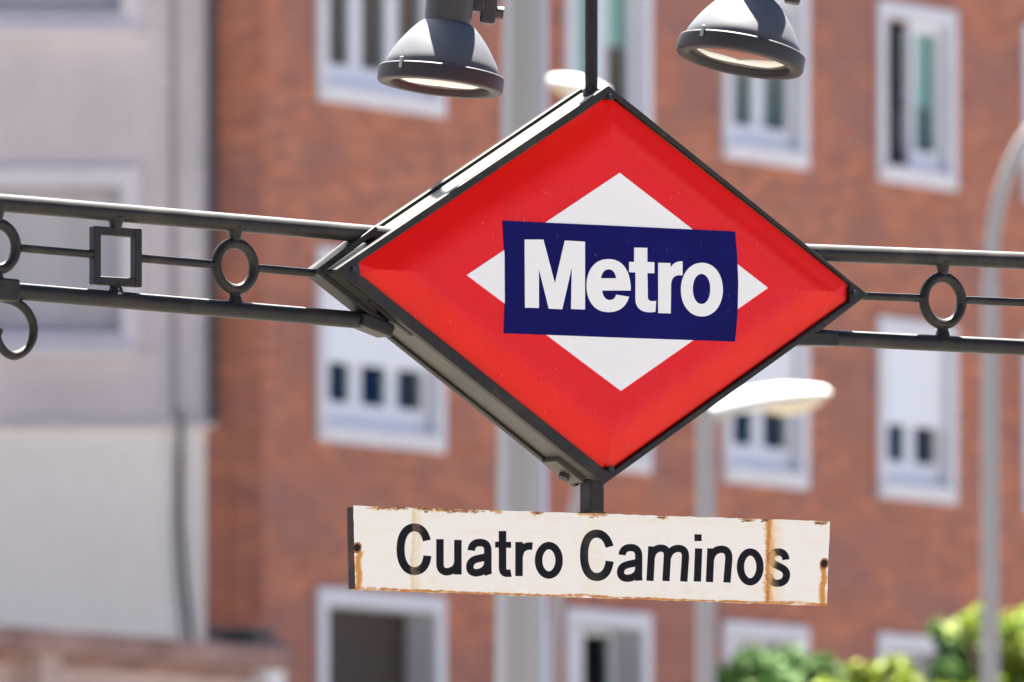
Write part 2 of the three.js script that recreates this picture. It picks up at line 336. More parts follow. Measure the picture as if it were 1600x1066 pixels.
// ---------------------------------------------------------------- street lamps and posts
const facing = (d) => frameOf(V(0, 0, -d), 0);
{
  const d = 62, f = facing(d);
  const a = f.local(811, 1066), top = f.local(823, -260), foot = V(a.x - 0.02, 0, 0);
  const g = thing('utility_column', f, foot, 'thick pale grey tapered steel column directly behind the sign', 'post');
  const rTop = 0.116, rBot = 0.16;
  const shaft = rod(V(0, 0.3, 0), V(top.x - foot.x, top.y, 0), rBot, rTop, 8).toNonIndexed().rotateY(0.2).translate(foot.x, 0, 0); shaft.computeVertexNormals();
  part('shaft', shaft, thickPostMat, g);
  part('base_flange', new THREE.CylinderGeometry(0.3, 0.32, 0.3, 12).translate(foot.x, 0.15, 0), thickPostMat, g);
  part('cap', new THREE.ConeGeometry(0.13, 0.12, 12).translate(top.x, top.y + 0.06, 0), thickPostMat, g);
}
function luminaire(g, f, p, dir, tilt, L = 0.8, k = 1) {      // cobra head: white canopy over a cream bowl; p is where the arm ends
  const prof = [], bowl = [];
  const N = 22, M = 12;
  const shape = (u) => 0.05 * k + k * 0.115 * Math.sin(Math.PI * clamp(u * 0.9 + 0.12)) ** 0.9;
  const grid = (fn) => { const pos = [], idx = []; for (let i = 0; i <= N; i++) for (let j = 0; j <= M; j++) pos.push(...fn(i / N, j / M)); for (let i = 0; i < N; i++) for (let j = 0; j < M; j++) { const a = i * (M + 1) + j, b = a + M + 1; idx.push(a, b, a + 1, b, b + 1, a + 1); } const geo = new THREE.BufferGeometry(); geo.setAttribute('position', new THREE.Float32BufferAttribute(pos, 3)); geo.setIndex(idx); geo.computeVertexNormals(); return geo; };
  const top = grid((u, v) => { const w = u > 0.97 ? shape(u) * (1 - u) / 0.03 : shape(u), an = Math.PI * v; return [u * L * dir, w * 0.75 * Math.sin(an), w * Math.cos(an)]; });
  const under = grid((u, v) => { const w = u > 0.97 ? shape(u) * (1 - u) / 0.03 : shape(u); return [u * L * dir, -0.012, w * (1 - 2 * v)]; });
  const dish = grid((u, v) => { const uu = 0.42 + 0.52 * u, w = k * 0.1 * Math.sin(Math.PI * clamp(u * 0.96 + 0.02)) ** 0.6, an = Math.PI * v; return [uu * L * dir, -0.014 - w * 0.85 * Math.sin(an), w * Math.cos(an)]; });
  const place = (geo) => geo.rotateZ(tilt * dir).translate(p.x, p.y, p.z);
  const head = part('lamp_head', place(mergeGeometries([top, under])), lampWhite, g);
  part('lamp_bowl', place(dish), lampBowl, g, head);
}
{
  const d = 80, f = facing(d);
  const foot = f.local(1102, HORIZON); foot.y = 0;
  const g = thing('street_lamp', f, foot, 'street lamp with white head pointing right, just below the red lozenge', 'street lamp');
  part('pole', rod(foot, f.local(1103, 628), 0.078, 0.06, 12), steelPost, g);
  part('arm', rod(f.local(1096, 652), f.local(1150, 640), 0.045, 0.045, 10), steelPost, g);
  luminaire(g, f, f.local(1112, 648), 1, 0.18, 0.82);
}
{
  const d = 78, f = facing(d);
  const foot = f.local(862, HORIZON); foot.y = 0;
  const g = thing('street_lamp', f, foot, 'street lamp whose white head shows behind the top of the sign', 'street lamp');
  part('pole', tube([foot, f.local(863, 1300), f.local(866, 1000), f.local(884, 860), f.local(905, 770), f.local(940, 600), f.local(962, 400), f.local(966, 260), f.local(958, 190), f.local(938, 152)], 0.04, false, 10, 90), steelPost, g);
  luminaire(g, f, f.local(949, 151), -1, 0.28, 0.41, 0.6);
}
{
  const d = 80, f = facing(d);
  const foot = f.local(1546, HORIZON); foot.y = 0;
  const g = thing('street_lamp', f, foot, 'tall grey lamp post with a curved top arm beside the leafy tree', 'street lamp');
  part('pole', rod(foot, f.local(1548, 440), 0.066, 0.056, 12), steelPost, g);
  part('arm', tube([f.local(1548, 440), f.local(1551, 380), f.local(1561, 315), f.local(1582, 255), f.local(1612, 205), f.local(1660, 165)], 0.052, false, 10, 40), steelPost, g);
  luminaire(g, f, f.local(1650, 170), 1, 0.12, 0.74);
}

// ---------------------------------------------------------------- trees
function leafGeo(clumps, n, size) {                    // leaves spread through clumps: [centre, rx, ry]
  const pos = [], nor = [], col = [], tot = clumps.reduce((a, c) => a + c[1] * c[1] * c[2], 0);
  const m = new THREE.Matrix4(), q = new THREE.Quaternion(), e = new THREE.Euler();
  for (const [c, rx, ry] of clumps) {
    const k = Math.round(n * rx * rx * ry / tot);
    for (let i = 0; i < k; i++) {
      const d = V(rr(-1, 1), rr(-1, 1), rr(-1, 1)); if (d.length() > 1) { i--; continue; }
      d.setLength(Math.pow(d.length(), 0.6) * rr(0.75, 1.1));
      const p = V(c.x + d.x * rx, c.y + d.y * ry, c.z + d.z * rx), s = size * rr(0.6, 1.25);
      e.set(rr(-0.9, 0.9), rr(0, 6.28), rr(-0.9, 0.9)); q.setFromEuler(e); m.compose(p, q, V(s, s, s));
      const v = [[-0.5, 0, 0], [0, 0.04, 0.28], [0.5, 0.02, 0], [0, 0.04, -0.28]].map((a) => V(...a).applyMatrix4(m)), nn = V(0, 1, 0).applyQuaternion(q);
      const tone = rr(0.75, 1.25), yel = rr(0.8, 1.25);
      for (const t of [0, 1, 2, 0, 2, 3]) { pos.push(v[t].x, v[t].y, v[t].z); nor.push(nn.x, nn.y, nn.z); col.push(tone * yel, tone, tone * 0.9); }
    }
  }
  const g = new THREE.BufferGeometry();
  g.setAttribute('position', new THREE.Float32BufferAttribute(pos, 3));
  g.setAttribute('normal', new THREE.Float32BufferAttribute(nor, 3));
  g.setAttribute('color', new THREE.Float32BufferAttribute(col, 3));
  return g;
}
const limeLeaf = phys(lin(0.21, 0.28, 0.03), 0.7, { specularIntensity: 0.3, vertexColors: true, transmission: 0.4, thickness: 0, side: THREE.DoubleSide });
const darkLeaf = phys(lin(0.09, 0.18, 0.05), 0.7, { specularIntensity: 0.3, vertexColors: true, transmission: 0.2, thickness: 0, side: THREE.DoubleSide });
const barkMat = std(lin(0.12, 0.09, 0.065), 0.9);
function tree(name, d, footPx, clumpsPx, mat, n, size, label) {
  const f = facing(d), foot = f.local(footPx, HORIZON); foot.y = 0;
  const clumps = clumpsPx.map(([x, y, r, dz = 0]) => { const p = f.local(x, y); p.z = dz; const R = r * 0.88 * d / FOCAL; return [p, R, R * 0.85]; });
  const low = Math.min(...clumps.map((c) => c[0].y)), fork = V(foot.x, Math.max(1.8, low - 0.7), 0);
  const g = thing(name, f, foot, label, 'tree', 'street trees in front of the brick building');
  const limbs = [tube([foot, V(foot.x + 0.04, fork.y * 0.5, 0.03), fork], 0.12, false, 9, 20)];
  for (const [c] of clumps) limbs.push(tube([fork.clone().add(V(0, -0.15, 0)), V((fork.x + c.x) / 2 + rr(-0.1, 0.1), (fork.y * 0.55 + c.y * 0.45), c.z * 0.5), c], 0.035, false, 6, 12));
  part('trunk', mergeGeometries(limbs), barkMat, g);
  part('crown', leafGeo(clumps, n, size), mat, g);
}
tree('young_tree', 86, 1560, [[1510, 985, 34, 0.1], [1536, 962, 26], [1575, 980, 32, 0.1], [1612, 968, 34, -0.2], [1600, 1020, 42, 0.2], [1650, 1010, 70], [1555, 1040, 30, -0.2], [1600, 1110, 110], [1500, 1130, 80], [1690, 1110, 100]], limeLeaf, 9000, 0.095, 'sunlit lime green tree behind the curved lamp post');
tree('young_tree', 88, 1360, [[1395, 1048, 30, 0.1], [1362, 1058, 30], [1333, 1048, 17], [1296, 1080, 28], [1412, 1085, 40, 0.2], [1350, 1120, 75], [1290, 1150, 60], [1420, 1150, 70]], limeLeaf, 6500, 0.09, 'low sunlit yellow green tree under the brick wall windows');
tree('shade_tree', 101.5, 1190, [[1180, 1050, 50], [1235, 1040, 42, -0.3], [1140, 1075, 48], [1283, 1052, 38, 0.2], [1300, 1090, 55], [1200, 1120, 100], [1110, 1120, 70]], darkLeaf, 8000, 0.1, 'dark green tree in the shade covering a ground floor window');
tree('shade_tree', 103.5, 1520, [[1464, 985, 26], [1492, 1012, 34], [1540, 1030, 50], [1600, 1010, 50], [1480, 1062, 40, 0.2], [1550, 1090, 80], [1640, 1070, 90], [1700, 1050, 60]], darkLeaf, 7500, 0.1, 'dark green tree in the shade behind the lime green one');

// ---------------------------------------------------------------- the gantry that carries the sign
const YAW = 38.5 * Math.PI / 180;
const S = frameOf(at(925, 441, 25), YAW);           // mid plane of the gantry and the sign
const sp = (px, py, z = 0) => S.local(px, py, z);
const groundY = -S.origin.y;
{
  const postL = sp(-150, 300), postR = sp(1770, 420);
  const g = thing('iron_gantry', S, V(postL.x, groundY, 0), 'black wrought iron overhead rails with ovals and squares holding the sign', 'gantry');
  const R = 0.0185;
  const line = (a, b, x) => a[1] + (b[1] - a[1]) * (x - a[0]) / (b[0] - a[0]);
  const rails = { tl: [[0, 317], [578, 366]], bl: [[22, 455], [484, 494]], ml: [[37, 388], [491, 427]], tr: [[1271, 395], [1600, 407.5]], br: [[1334, 530], [1600, 543]], mr: [[1357, 463], [1600, 473]] };
  const P = (k, x) => sp(x, line(rails[k][0], rails[k][1], x));
  const rail = (k, x0, x1, r) => part('rail', uvMetres(rod(P(k, x0), P(k, x1), r, r, 18), 2), ironMat, g);
  rail('tl', -150, 606, R); rail('bl', -150, 600, R * 0.95);
  rail('tr', 1246, 1770, R); rail('br', 1240, 1770, R * 0.95);
  const midRod = (k, x0, x1) => part('mid_rod', uvMetres(rod(P(k, x0), P(k, x1), 0.0088, 0.0088, 12), 2), ironMat, g);
  midRod('ml', -150, -40); midRod('ml', 31, 145); midRod('ml', 216, 332); midRod('ml', 402, 498);
  midRod('mr', 1340, 1440); midRod('mr', 1508, 1612); midRod('mr', 1690, 1770);
  // ovals: a flat-sided ring between the rails, with a short neck above and below
  const oval = (cx, kt, km, kb, rx = 29.5) => {
    const c = P(km, cx), topY = P(kt, cx).y, botY = P(kb, cx).y, e = sp(cx + rx, 400).x - sp(cx, 400).x;
    const mid = (topY - 0.0185 + botY + 0.0175) / 2, ry = (topY - botY - 0.036) / 2 - 0.024;
    const pts = []; for (let i = 0; i < 40; i++) { const a = i / 40 * 2 * Math.PI; pts.push(V(c.x + e * Math.cos(a), mid + ry * Math.sin(a), 0)); }
    const o = part('oval_ring', uvMetres(tube(pts, 0.0115, true, 10, 80), 2), ironMat, g);
    part('neck', rod(V(c.x, mid + ry, 0), V(c.x, topY - 0.01, 0), 0.009, 0.018), ironMat, g, o);
    part('neck', rod(V(c.x, mid - ry, 0), V(c.x, botY + 0.01, 0), 0.009, 0.018), ironMat, g, o);
  };
  oval(-5, 'tl', 'ml', 'bl'); oval(367, 'tl', 'ml', 'bl'); oval(1473, 'tr', 'mr', 'br');
  const square = (cx, kt, km, kb) => {
    const c = P(km, cx), topY = P(kt, cx).y, botY = P(kb, cx).y, hx = sp(cx + 32, 400).x - sp(cx, 400).x;
    const y1 = topY - 0.0185 - 0.021, y0 = botY + 0.0175 + 0.019, t = 0.018, dd = 0.02, bars = [];
    bars.push(box(c.x - hx - t / 2, c.x - hx + t / 2, y0 - t / 2, y1 + t / 2, -dd / 2, dd / 2, 0.003), box(c.x + hx - t / 2, c.x + hx + t / 2, y0 - t / 2, y1 + t / 2, -dd / 2, dd / 2, 0.003));
    bars.push(box(c.x - hx + t / 2 - 0.001, c.x + hx - t / 2 + 0.001, y0 - t / 2, y0 + t / 2, -dd / 2 + 0.001, dd / 2 - 0.001, 0.003), box(c.x - hx + t / 2 - 0.001, c.x + hx - t / 2 + 0.001, y1 - t / 2, y1 + t / 2, -dd / 2 + 0.001, dd / 2 - 0.001, 0.003));
    const o = part('square_ring', uvMetres(mergeGeometries(bars), 2), ironMat, g);
    part('neck', rod(V(c.x, y1, 0), V(c.x, topY - 0.01, 0), 0.009, 0.018), ironMat, g, o);
    part('neck', rod(V(c.x, y0, 0), V(c.x, botY + 0.01, 0), 0.009, 0.018), ironMat, g, o);
  };
  square(180.5, 'tl', 'ml', 'bl'); square(1651, 'tr', 'mr', 'br');
  // scrolls in the corners by the posts
  const sc = [[-148, 700], [-120, 560], [-70, 490], [-20, 466], [12, 468], [36, 480], [50, 502], [51, 527], [40, 547], [21, 556], [4, 546], [-5, 528], [-2, 514]].map(([x, y]) => sp(x, y));
  part('scroll', uvMetres(tube(sc, 0.0095, false, 9, 140), 2), ironMat, g);
  part('clamp', uvMetres(bar(P('bl', -24), P('bl', 22), 0.046, 0.046, 0.006), 2), ironMat, g);
  // lozenge bracket that receives the sign box
  const br = (a, b) => part('bracket_bar', uvMetres(bar(sp(...a), sp(...b), 0.014, 0.045, 0.003), 2), ironMat, g);
  br([488, 426], [580, 358]); br([488, 424], [606, 517]); br([1338, 462], [1268, 403]); br([1338, 462], [1262, 520]);
  part('gusset', uvMetres(bar(sp(556, 499), sp(604, 518), 0.028, 0.05, 0.005), 2), ironMat, g);
  part('gusset', uvMetres(bar(sp(1236, 529), sp(1300, 531), 0.03, 0.05, 0.005), 2), ironMat, g);
  // posts outside the picture that stand on the ground
  for (const p of [postL, postR]) {
    const post = part('post', uvMetres(rod(V(p.x, groundY, 0), V(p.x, p.y + 0.12, 0), 0.05, 0.042, 16), 2), ironMat, g);
    part('base', rod(V(p.x, groundY, 0), V(p.x, groundY + 0.35, 0), 0.11, 0.075, 16), ironMat, g, post);
    part('finial', new THREE.SphereGeometry(0.06, 14, 10).translate(p.x, p.y + 0.17, 0), ironMat, g, post);
  }
}

// ---------------------------------------------------------------- the red lozenge sign
const HALF = 0.054;
{
  const g = thing('metro_sign', S, V(0, sp(925, 752).y, 0), 'big red lozenge box sign with white diamond and blue Metro panel', 'sign');
  const outer = [[525, 421], [945, 757], [1357, 460], [951, 133]].map(([x, y]) => sp(x, y, HALF));   // left, bottom, right, top
  const inset = (pts, d) => { const c = V(0, 0, 0); pts.forEach((p) => c.add(p)); c.multiplyScalar(1 / pts.length); return pts.map((p) => { const v = p.clone().sub(c); return c.clone().addScaledVector(v, 1 - d / 0.33); }); };
  const red = [[566, 411], [568, 429], [944, 729], [962, 729], [1324, 470], [1325, 443], [962, 157], [945, 157]].map(([x, y]) => sp(x, y, HALF));
  // box: four side sheets with a lapped seam
  const bo = inset(outer, 0.006), names = ['side_sheet', 'side_sheet', 'side_sheet', 'side_sheet'];
  for (let i = 0; i < 4; i++) {
    const a = bo[i], b = bo[(i + 1) % 4], L = Math.hypot(b.x - a.x, b.y - a.y), geo = new RoundedBoxGeometry(L - 0.004, 0.006, 2 * HALF - 0.018, 1, 0.001);
    uvMetres(geo, 1.3, 'box');
    geo.translate(0, 0.003 + i * 0.0004, 0).rotateZ(Math.atan2(b.y - a.y, b.x - a.x)).translate((a.x + b.x) / 2, (a.y + b.y) / 2, 0);
    part(names[i], geo, boxSideMat, g);
  }
  // tapered slot, hatch plate and lug on the lower left side sheet
  const onSide = (i, u, w, h, d, z) => { const a = bo[i], b = bo[(i + 1) % 4], an = Math.atan2(b.y - a.y, b.x - a.x), geo = new RoundedBoxGeometry(w, h, d, 2, Math.min(h, 0.004) * 0.4); return geo.translate(0, -h / 2, z).rotateZ(an).translate(a.x + (b.x - a.x) * u, a.y + (b.y - a.y) * u, 0); };
  part('seam_strip', onSide(0, 0.22, 0.13, 0.004, 0.012, 0.022), rimMat, g);
  const lug = part('lug', onSide(0, 0.93, 0.085, 0.012, 0.05, -0.02), boxSideMat, g);
  part('bolt', (() => { const a = bo[0], b = bo[1], an = Math.atan2(b.y - a.y, b.x - a.x); return new THREE.CylinderGeometry(0.012, 0.012, 0.014, 6).translate(0, -0.014, -0.02).rotateZ(an).translate(a.x + (b.x - a.x) * 0.94, a.y + (b.y - a.y) * 0.94, 0); })(), rimMat, g, lug);
  const face = (sgn, name) => {
    const z = (v) => v;
    // frame ring
    const so = new THREE.Shape(outer.map((p) => new THREE.Vector2(p.x, p.y)));
    const rin = inset(red, -0.004), hi = new THREE.Path(); hi.setFromPoints(rin.map((p) => new THREE.Vector2(p.x, p.y))); so.holes.push(hi);
    let fg = uvMetres(extrude(so, HALF - 0.016, HALF, 0.0025), 2);
    // the enamel panel: rolled edges with a crease at each corner, flat in the middle
    const c = V(0, 0, 0); red.forEach((p) => c.add(p)); c.multiplyScalar(1 / red.length);
    const K = 12, Wd = 0.26, Hh = 0.013, zb = HALF - 0.009, strips = [], loops = [];
    for (let k = 0; k <= K; k++) { const u = k / K, h = zb + Hh * (1 - (1 - u) ** 2.2); loops.push(red.map((p0, i) => { const q = red[[1, 0, 3, 2, 5, 4, 7, 6][i]], p = p0.clone().lerp(p0.clone().add(q).multiplyScalar(0.5), Math.min(0.98, u * 4)); return V(c.x + (p.x - c.x) * (1.006 - Wd * u), c.y + (p.y - c.y) * (1.006 - Wd * u), h); })); }
    for (let i = 0; i < red.length; i++) {
      const j = (i + 1) % red.length, pos = [], idx = [], M = 8;
      for (let k = 0; k <= K; k++) for (let m = 0; m <= M; m++) { const p = loops[k][i].clone().lerp(loops[k][j], m / M); pos.push(p.x, p.y, p.z); }
      for (let k = 0; k < K; k++) for (let m = 0; m < M; m++) { const a = k * (M + 1) + m, b = a + 1, d = a + M + 1, e = d + 1; idx.push(a, b, e, a, e, d); }
      const sg = new THREE.BufferGeometry(); sg.setAttribute('position', new THREE.Float32BufferAttribute(pos, 3)); sg.setIndex(idx); sg.computeVertexNormals();
      sg.setAttribute('uv', new THREE.Float32BufferAttribute(new Float32Array(pos.length / 3 * 2), 2));
      strips.push(sg);
    }
    const flat = new THREE.ShapeGeometry(new THREE.Shape(loops[K].map((p) => new THREE.Vector2(p.x, p.y)))); flat.translate(0, 0, zb + Hh);
    let panel = uvMetres(mergeGeometries([...strips, flat]), 0.7);
    const zc = zb + Hh, pz = (x, y) => sp(x, y, zc);
    const shapeOf = (pts) => new THREE.Shape(pts.map(([x, y]) => { const p = pz(x, y); return new THREE.Vector2(p.x, p.y); }));
    let white = extrude(shapeOf([[729, 430], [970, 611], [1200, 450], [968, 270]]), zc - 0.0005, zc + 0.0008);
    let blue = uvMetres(extrude(shapeOf([[785, 345], [788, 400], [788.5, 470], [787, 521], [960, 527.5], [1148, 534], [1152, 490], [1153, 440], [1151, 395], [1148, 362], [960, 353]]), zc - 0.0003, zc + 0.0016), 1.5);
    // lettering, drawn as outlines
    const q = (x, y) => { const p = pz(770 + x / 4, 330 + y / 4); return [p.x, p.y]; };
    class Pen { constructor(o) { this.o = o; } M(x, y) { this.o.moveTo(...q(x, y)); return this; } L(...a) { for (let i = 0; i < a.length; i += 2) this.o.lineTo(...q(a[i], a[i + 1])); return this; } C(a, b, c2, d, e, f) { this.o.bezierCurveTo(...q(a, b), ...q(c2, d), ...q(e, f)); return this; }
      ell(x, y, rx, ry) { const k = 0.58; return this.M(x + rx, y).C(x + rx, y + ry * k, x + rx * k, y + ry, x, y + ry).C(x - rx * k, y + ry, x - rx, y + ry * k, x - rx, y).C(x - rx, y - ry * k, x - rx * k, y - ry, x, y - ry).C(x + rx * k, y - ry, x + rx, y - ry * k, x + rx, y); } }
    const glyph = (fn, hole) => { const s = new THREE.Shape(); fn(new Pen(s)); if (hole) { const h = new THREE.Path(); hole(new Pen(h)); s.holes.push(h); } return extrude(s, zc + 0.0008, zc + 0.0024, 0, 14); };
    const letters = [
      glyph((p) => p.M(195, 178).L(312, 178, 384, 452, 446, 184, 572, 191, 572, 616, 485, 612, 490, 350, 430, 614, 346, 610, 284, 360, 284, 606, 197, 604)),
      glyph((p) => p.M(858, 497).L(680, 497).C(682, 530, 700, 556, 727, 556).C(748, 556, 760, 545, 767, 522).L(848, 536).C(832, 590, 795, 632, 720, 632).C(630, 632, 582, 560, 582, 466).C(582, 370, 632, 300, 718, 300).C(812, 300, 860, 380, 858, 497), (p) => p.M(672, 420).C(678, 385, 695, 364, 720, 364).C(746, 364, 762, 385, 768, 420).L(672, 420)),
      glyph((p) => p.M(880, 228).L(962, 230, 962, 318, 1006, 320, 1006, 389, 962, 388, 965, 540).C(966, 562, 985, 566, 1017, 562).L(1012, 630).C(950, 640, 888, 625, 888, 548).L(888, 384, 848, 382, 848, 317, 880, 318)),
      glyph((p) => p.M(1030, 323).L(1106, 325, 1107, 352).C(1125, 325, 1150, 312, 1182, 314).L(1182, 402).C(1140, 396, 1112, 412, 1110, 460).L(1108, 640, 1030, 638)),
      glyph((p) => p.ell(1303, 491, 131, 168), (p) => p.ell(1301, 487, 55, 94)),
    ];
    if (sgn < 0) {                                     // the other side of the box carries the same face
      const flip = (geo) => { geo = (geo.index ? geo.toNonIndexed() : geo).clone().scale(1, 1, -1); for (const at of Object.values(geo.attributes)) { const n = at.itemSize, A = at.array; for (let i = 0; i < at.count; i += 3) for (let c = 0; c < n; c++) { const t = A[(i + 1) * n + c]; A[(i + 1) * n + c] = A[(i + 2) * n + c]; A[(i + 2) * n + c] = t; } } return geo; };
      fg = flip(fg); panel = flip(panel); white = flip(white); blue = flip(blue);
      const mid = pz(967, 440).x; letters.forEach((l) => l.translate(-mid, 0, 0).rotateY(Math.PI).translate(mid, 0, 0));
    }
    const f = part(name, fg, frameMat, g);
    const add = (n, geo, m, parent) => part(n, geo, m, g, parent);
    let parts = [['enamel_panel', panel, redMat], ['white_diamond', white, whiteEnamel], ['blue_panel', blue, blueMat]];
    const made = parts.map(([n, geo, m]) => add(n, geo, m, f));
    const shapesDone = [f, ...made];
    for (const l of letters) shapesDone.push(add('letter', l, whiteEnamel, f));
    for (const [x, y] of [[553, 421], [954, 733], [1335, 459], [953, 152]]) { const p = sp(x, y, HALF); shapesDone.push(add('screw', new THREE.CylinderGeometry(0.007, 0.007, 0.006, 8).rotateX(Math.PI / 2).translate(p.x, p.y, sgn * (HALF + 0.002)), rimMat, f)); }
    return shapesDone;
  };
  face(1, 'front_frame');
  face(-1, 'back_frame');
}

// ---------------------------------------------------------------- mast above the sign, with the arms of the two floodlights
const lampSpots = [{ p: at(690, 112, 25.15), roll: -0.115, pitch: -0.045, s: 1.0 }, { p: at(1160, 73, 24.7), roll: -0.185, pitch: -0.11, s: 1.0 }];
{
  const base = sp(924, 148), topP = sp(924, -640);
  const g = thing('lamp_mast', S, base, 'thin black mast rising from the top of the lozenge', 'mast');
  part('pole', uvMetres(rod(V(base.x, base.y, 0), V(topP.x, topP.y, 0), 0.0135, 0.0135, 14), 2), ironMat, g);
  part('foot', rod(V(base.x, base.y - 0.03, 0), V(base.x, base.y + 0.012, 0), 0.02, 0.017, 12), ironMat, g);
  for (const l of lampSpots) {
    const up = V(0, 1, 0).applyEuler(new THREE.Euler(l.pitch, 0, l.roll));
    const e = S.toFrame(l.p.clone().addScaledVector(up, 0.33));
    part('arm', tube([V(topP.x, topP.y - 0.06, 0), V(topP.x + (e.x - topP.x) * 0.35, topP.y + 0.03, e.z * 0.35), V(topP.x + (e.x - topP.x) * 0.9, topP.y - 0.12, e.z * 0.9), V(e.x, (topP.y + e.y) / 2 - 0.05, e.z), e], 0.0125, false, 10, 40), ironMat, g);
  }
}
// ---------------------------------------------------------------- floodlights
lampSpots.forEach((l, i) => {
  const g = new THREE.Group(); g.name = numbered('floodlight');
  tag(g, i ? 'black rimmed dome floodlight tilted above the right slope of the lozenge' : 'black rimmed dome floodlight above the white topped left slope of the lozenge', 'floodlight', 'floodlights over the sign');
  g.position.copy(l.p); g.rotation.set(l.pitch, 0, l.roll); scene.add(g);
  const lathe = (pts, seg = 56) => new THREE.LatheGeometry(pts.map(([r, y]) => new THREE.Vector2(r, y)), seg);
  const add = (n, geo, m, parent = g) => { const o = shade(new THREE.Mesh(geo, m)); o.name = n; parent.add(o); return o; };
  const curve = new THREE.SplineCurve([[0.122, 0.0], [0.118, 0.018], [0.1, 0.05], [0.077, 0.08], [0.055, 0.102], [0.03, 0.112]].map(([x, y]) => new THREE.Vector2(x, y)));
  add('dome', new THREE.LatheGeometry(curve.getPoints(24), 64), domeMat);
  add('rim', lathe([[0.108, -0.02], [0.108, -0.034], [0.131, -0.034], [0.134, -0.03], [0.134, -0.004], [0.132, 0.0], [0.115, 0.001]]), rimMat);
  add('lens', lathe([[0.0001, -0.03], [0.07, -0.027], [0.1085, -0.02]]), lampGlass);
  add('housing', lathe([[0.0001, 0.285], [0.04, 0.285], [0.05, 0.275], [0.052, 0.2], [0.05, 0.118], [0.047, 0.1]]), lampDark);
  const yoke = add('yoke', mergeGeometries([box(0.03, 0.075, 0.14, 0.175, -0.06, -0.02, 0.006), box(-0.012, 0.012, 0.285, 0.345, -0.012, 0.012, 0.004), box(0.066, 0.1, 0.118, 0.19, -0.058, -0.026, 0.006)]), lampDark);
  add('wing_bolt', new THREE.CylinderGeometry(0.013, 0.013, 0.03, 8).rotateZ(Math.PI / 2).translate(0.1, 0.145, -0.042), lampDark, yoke);
  for (const a of [1.9, 4.3, 5.6]) add('clip', box(-0.004, 0.004, -0.016, 0.008, 0.13, 0.137, 0.002).rotateY(a), screwMat);
});

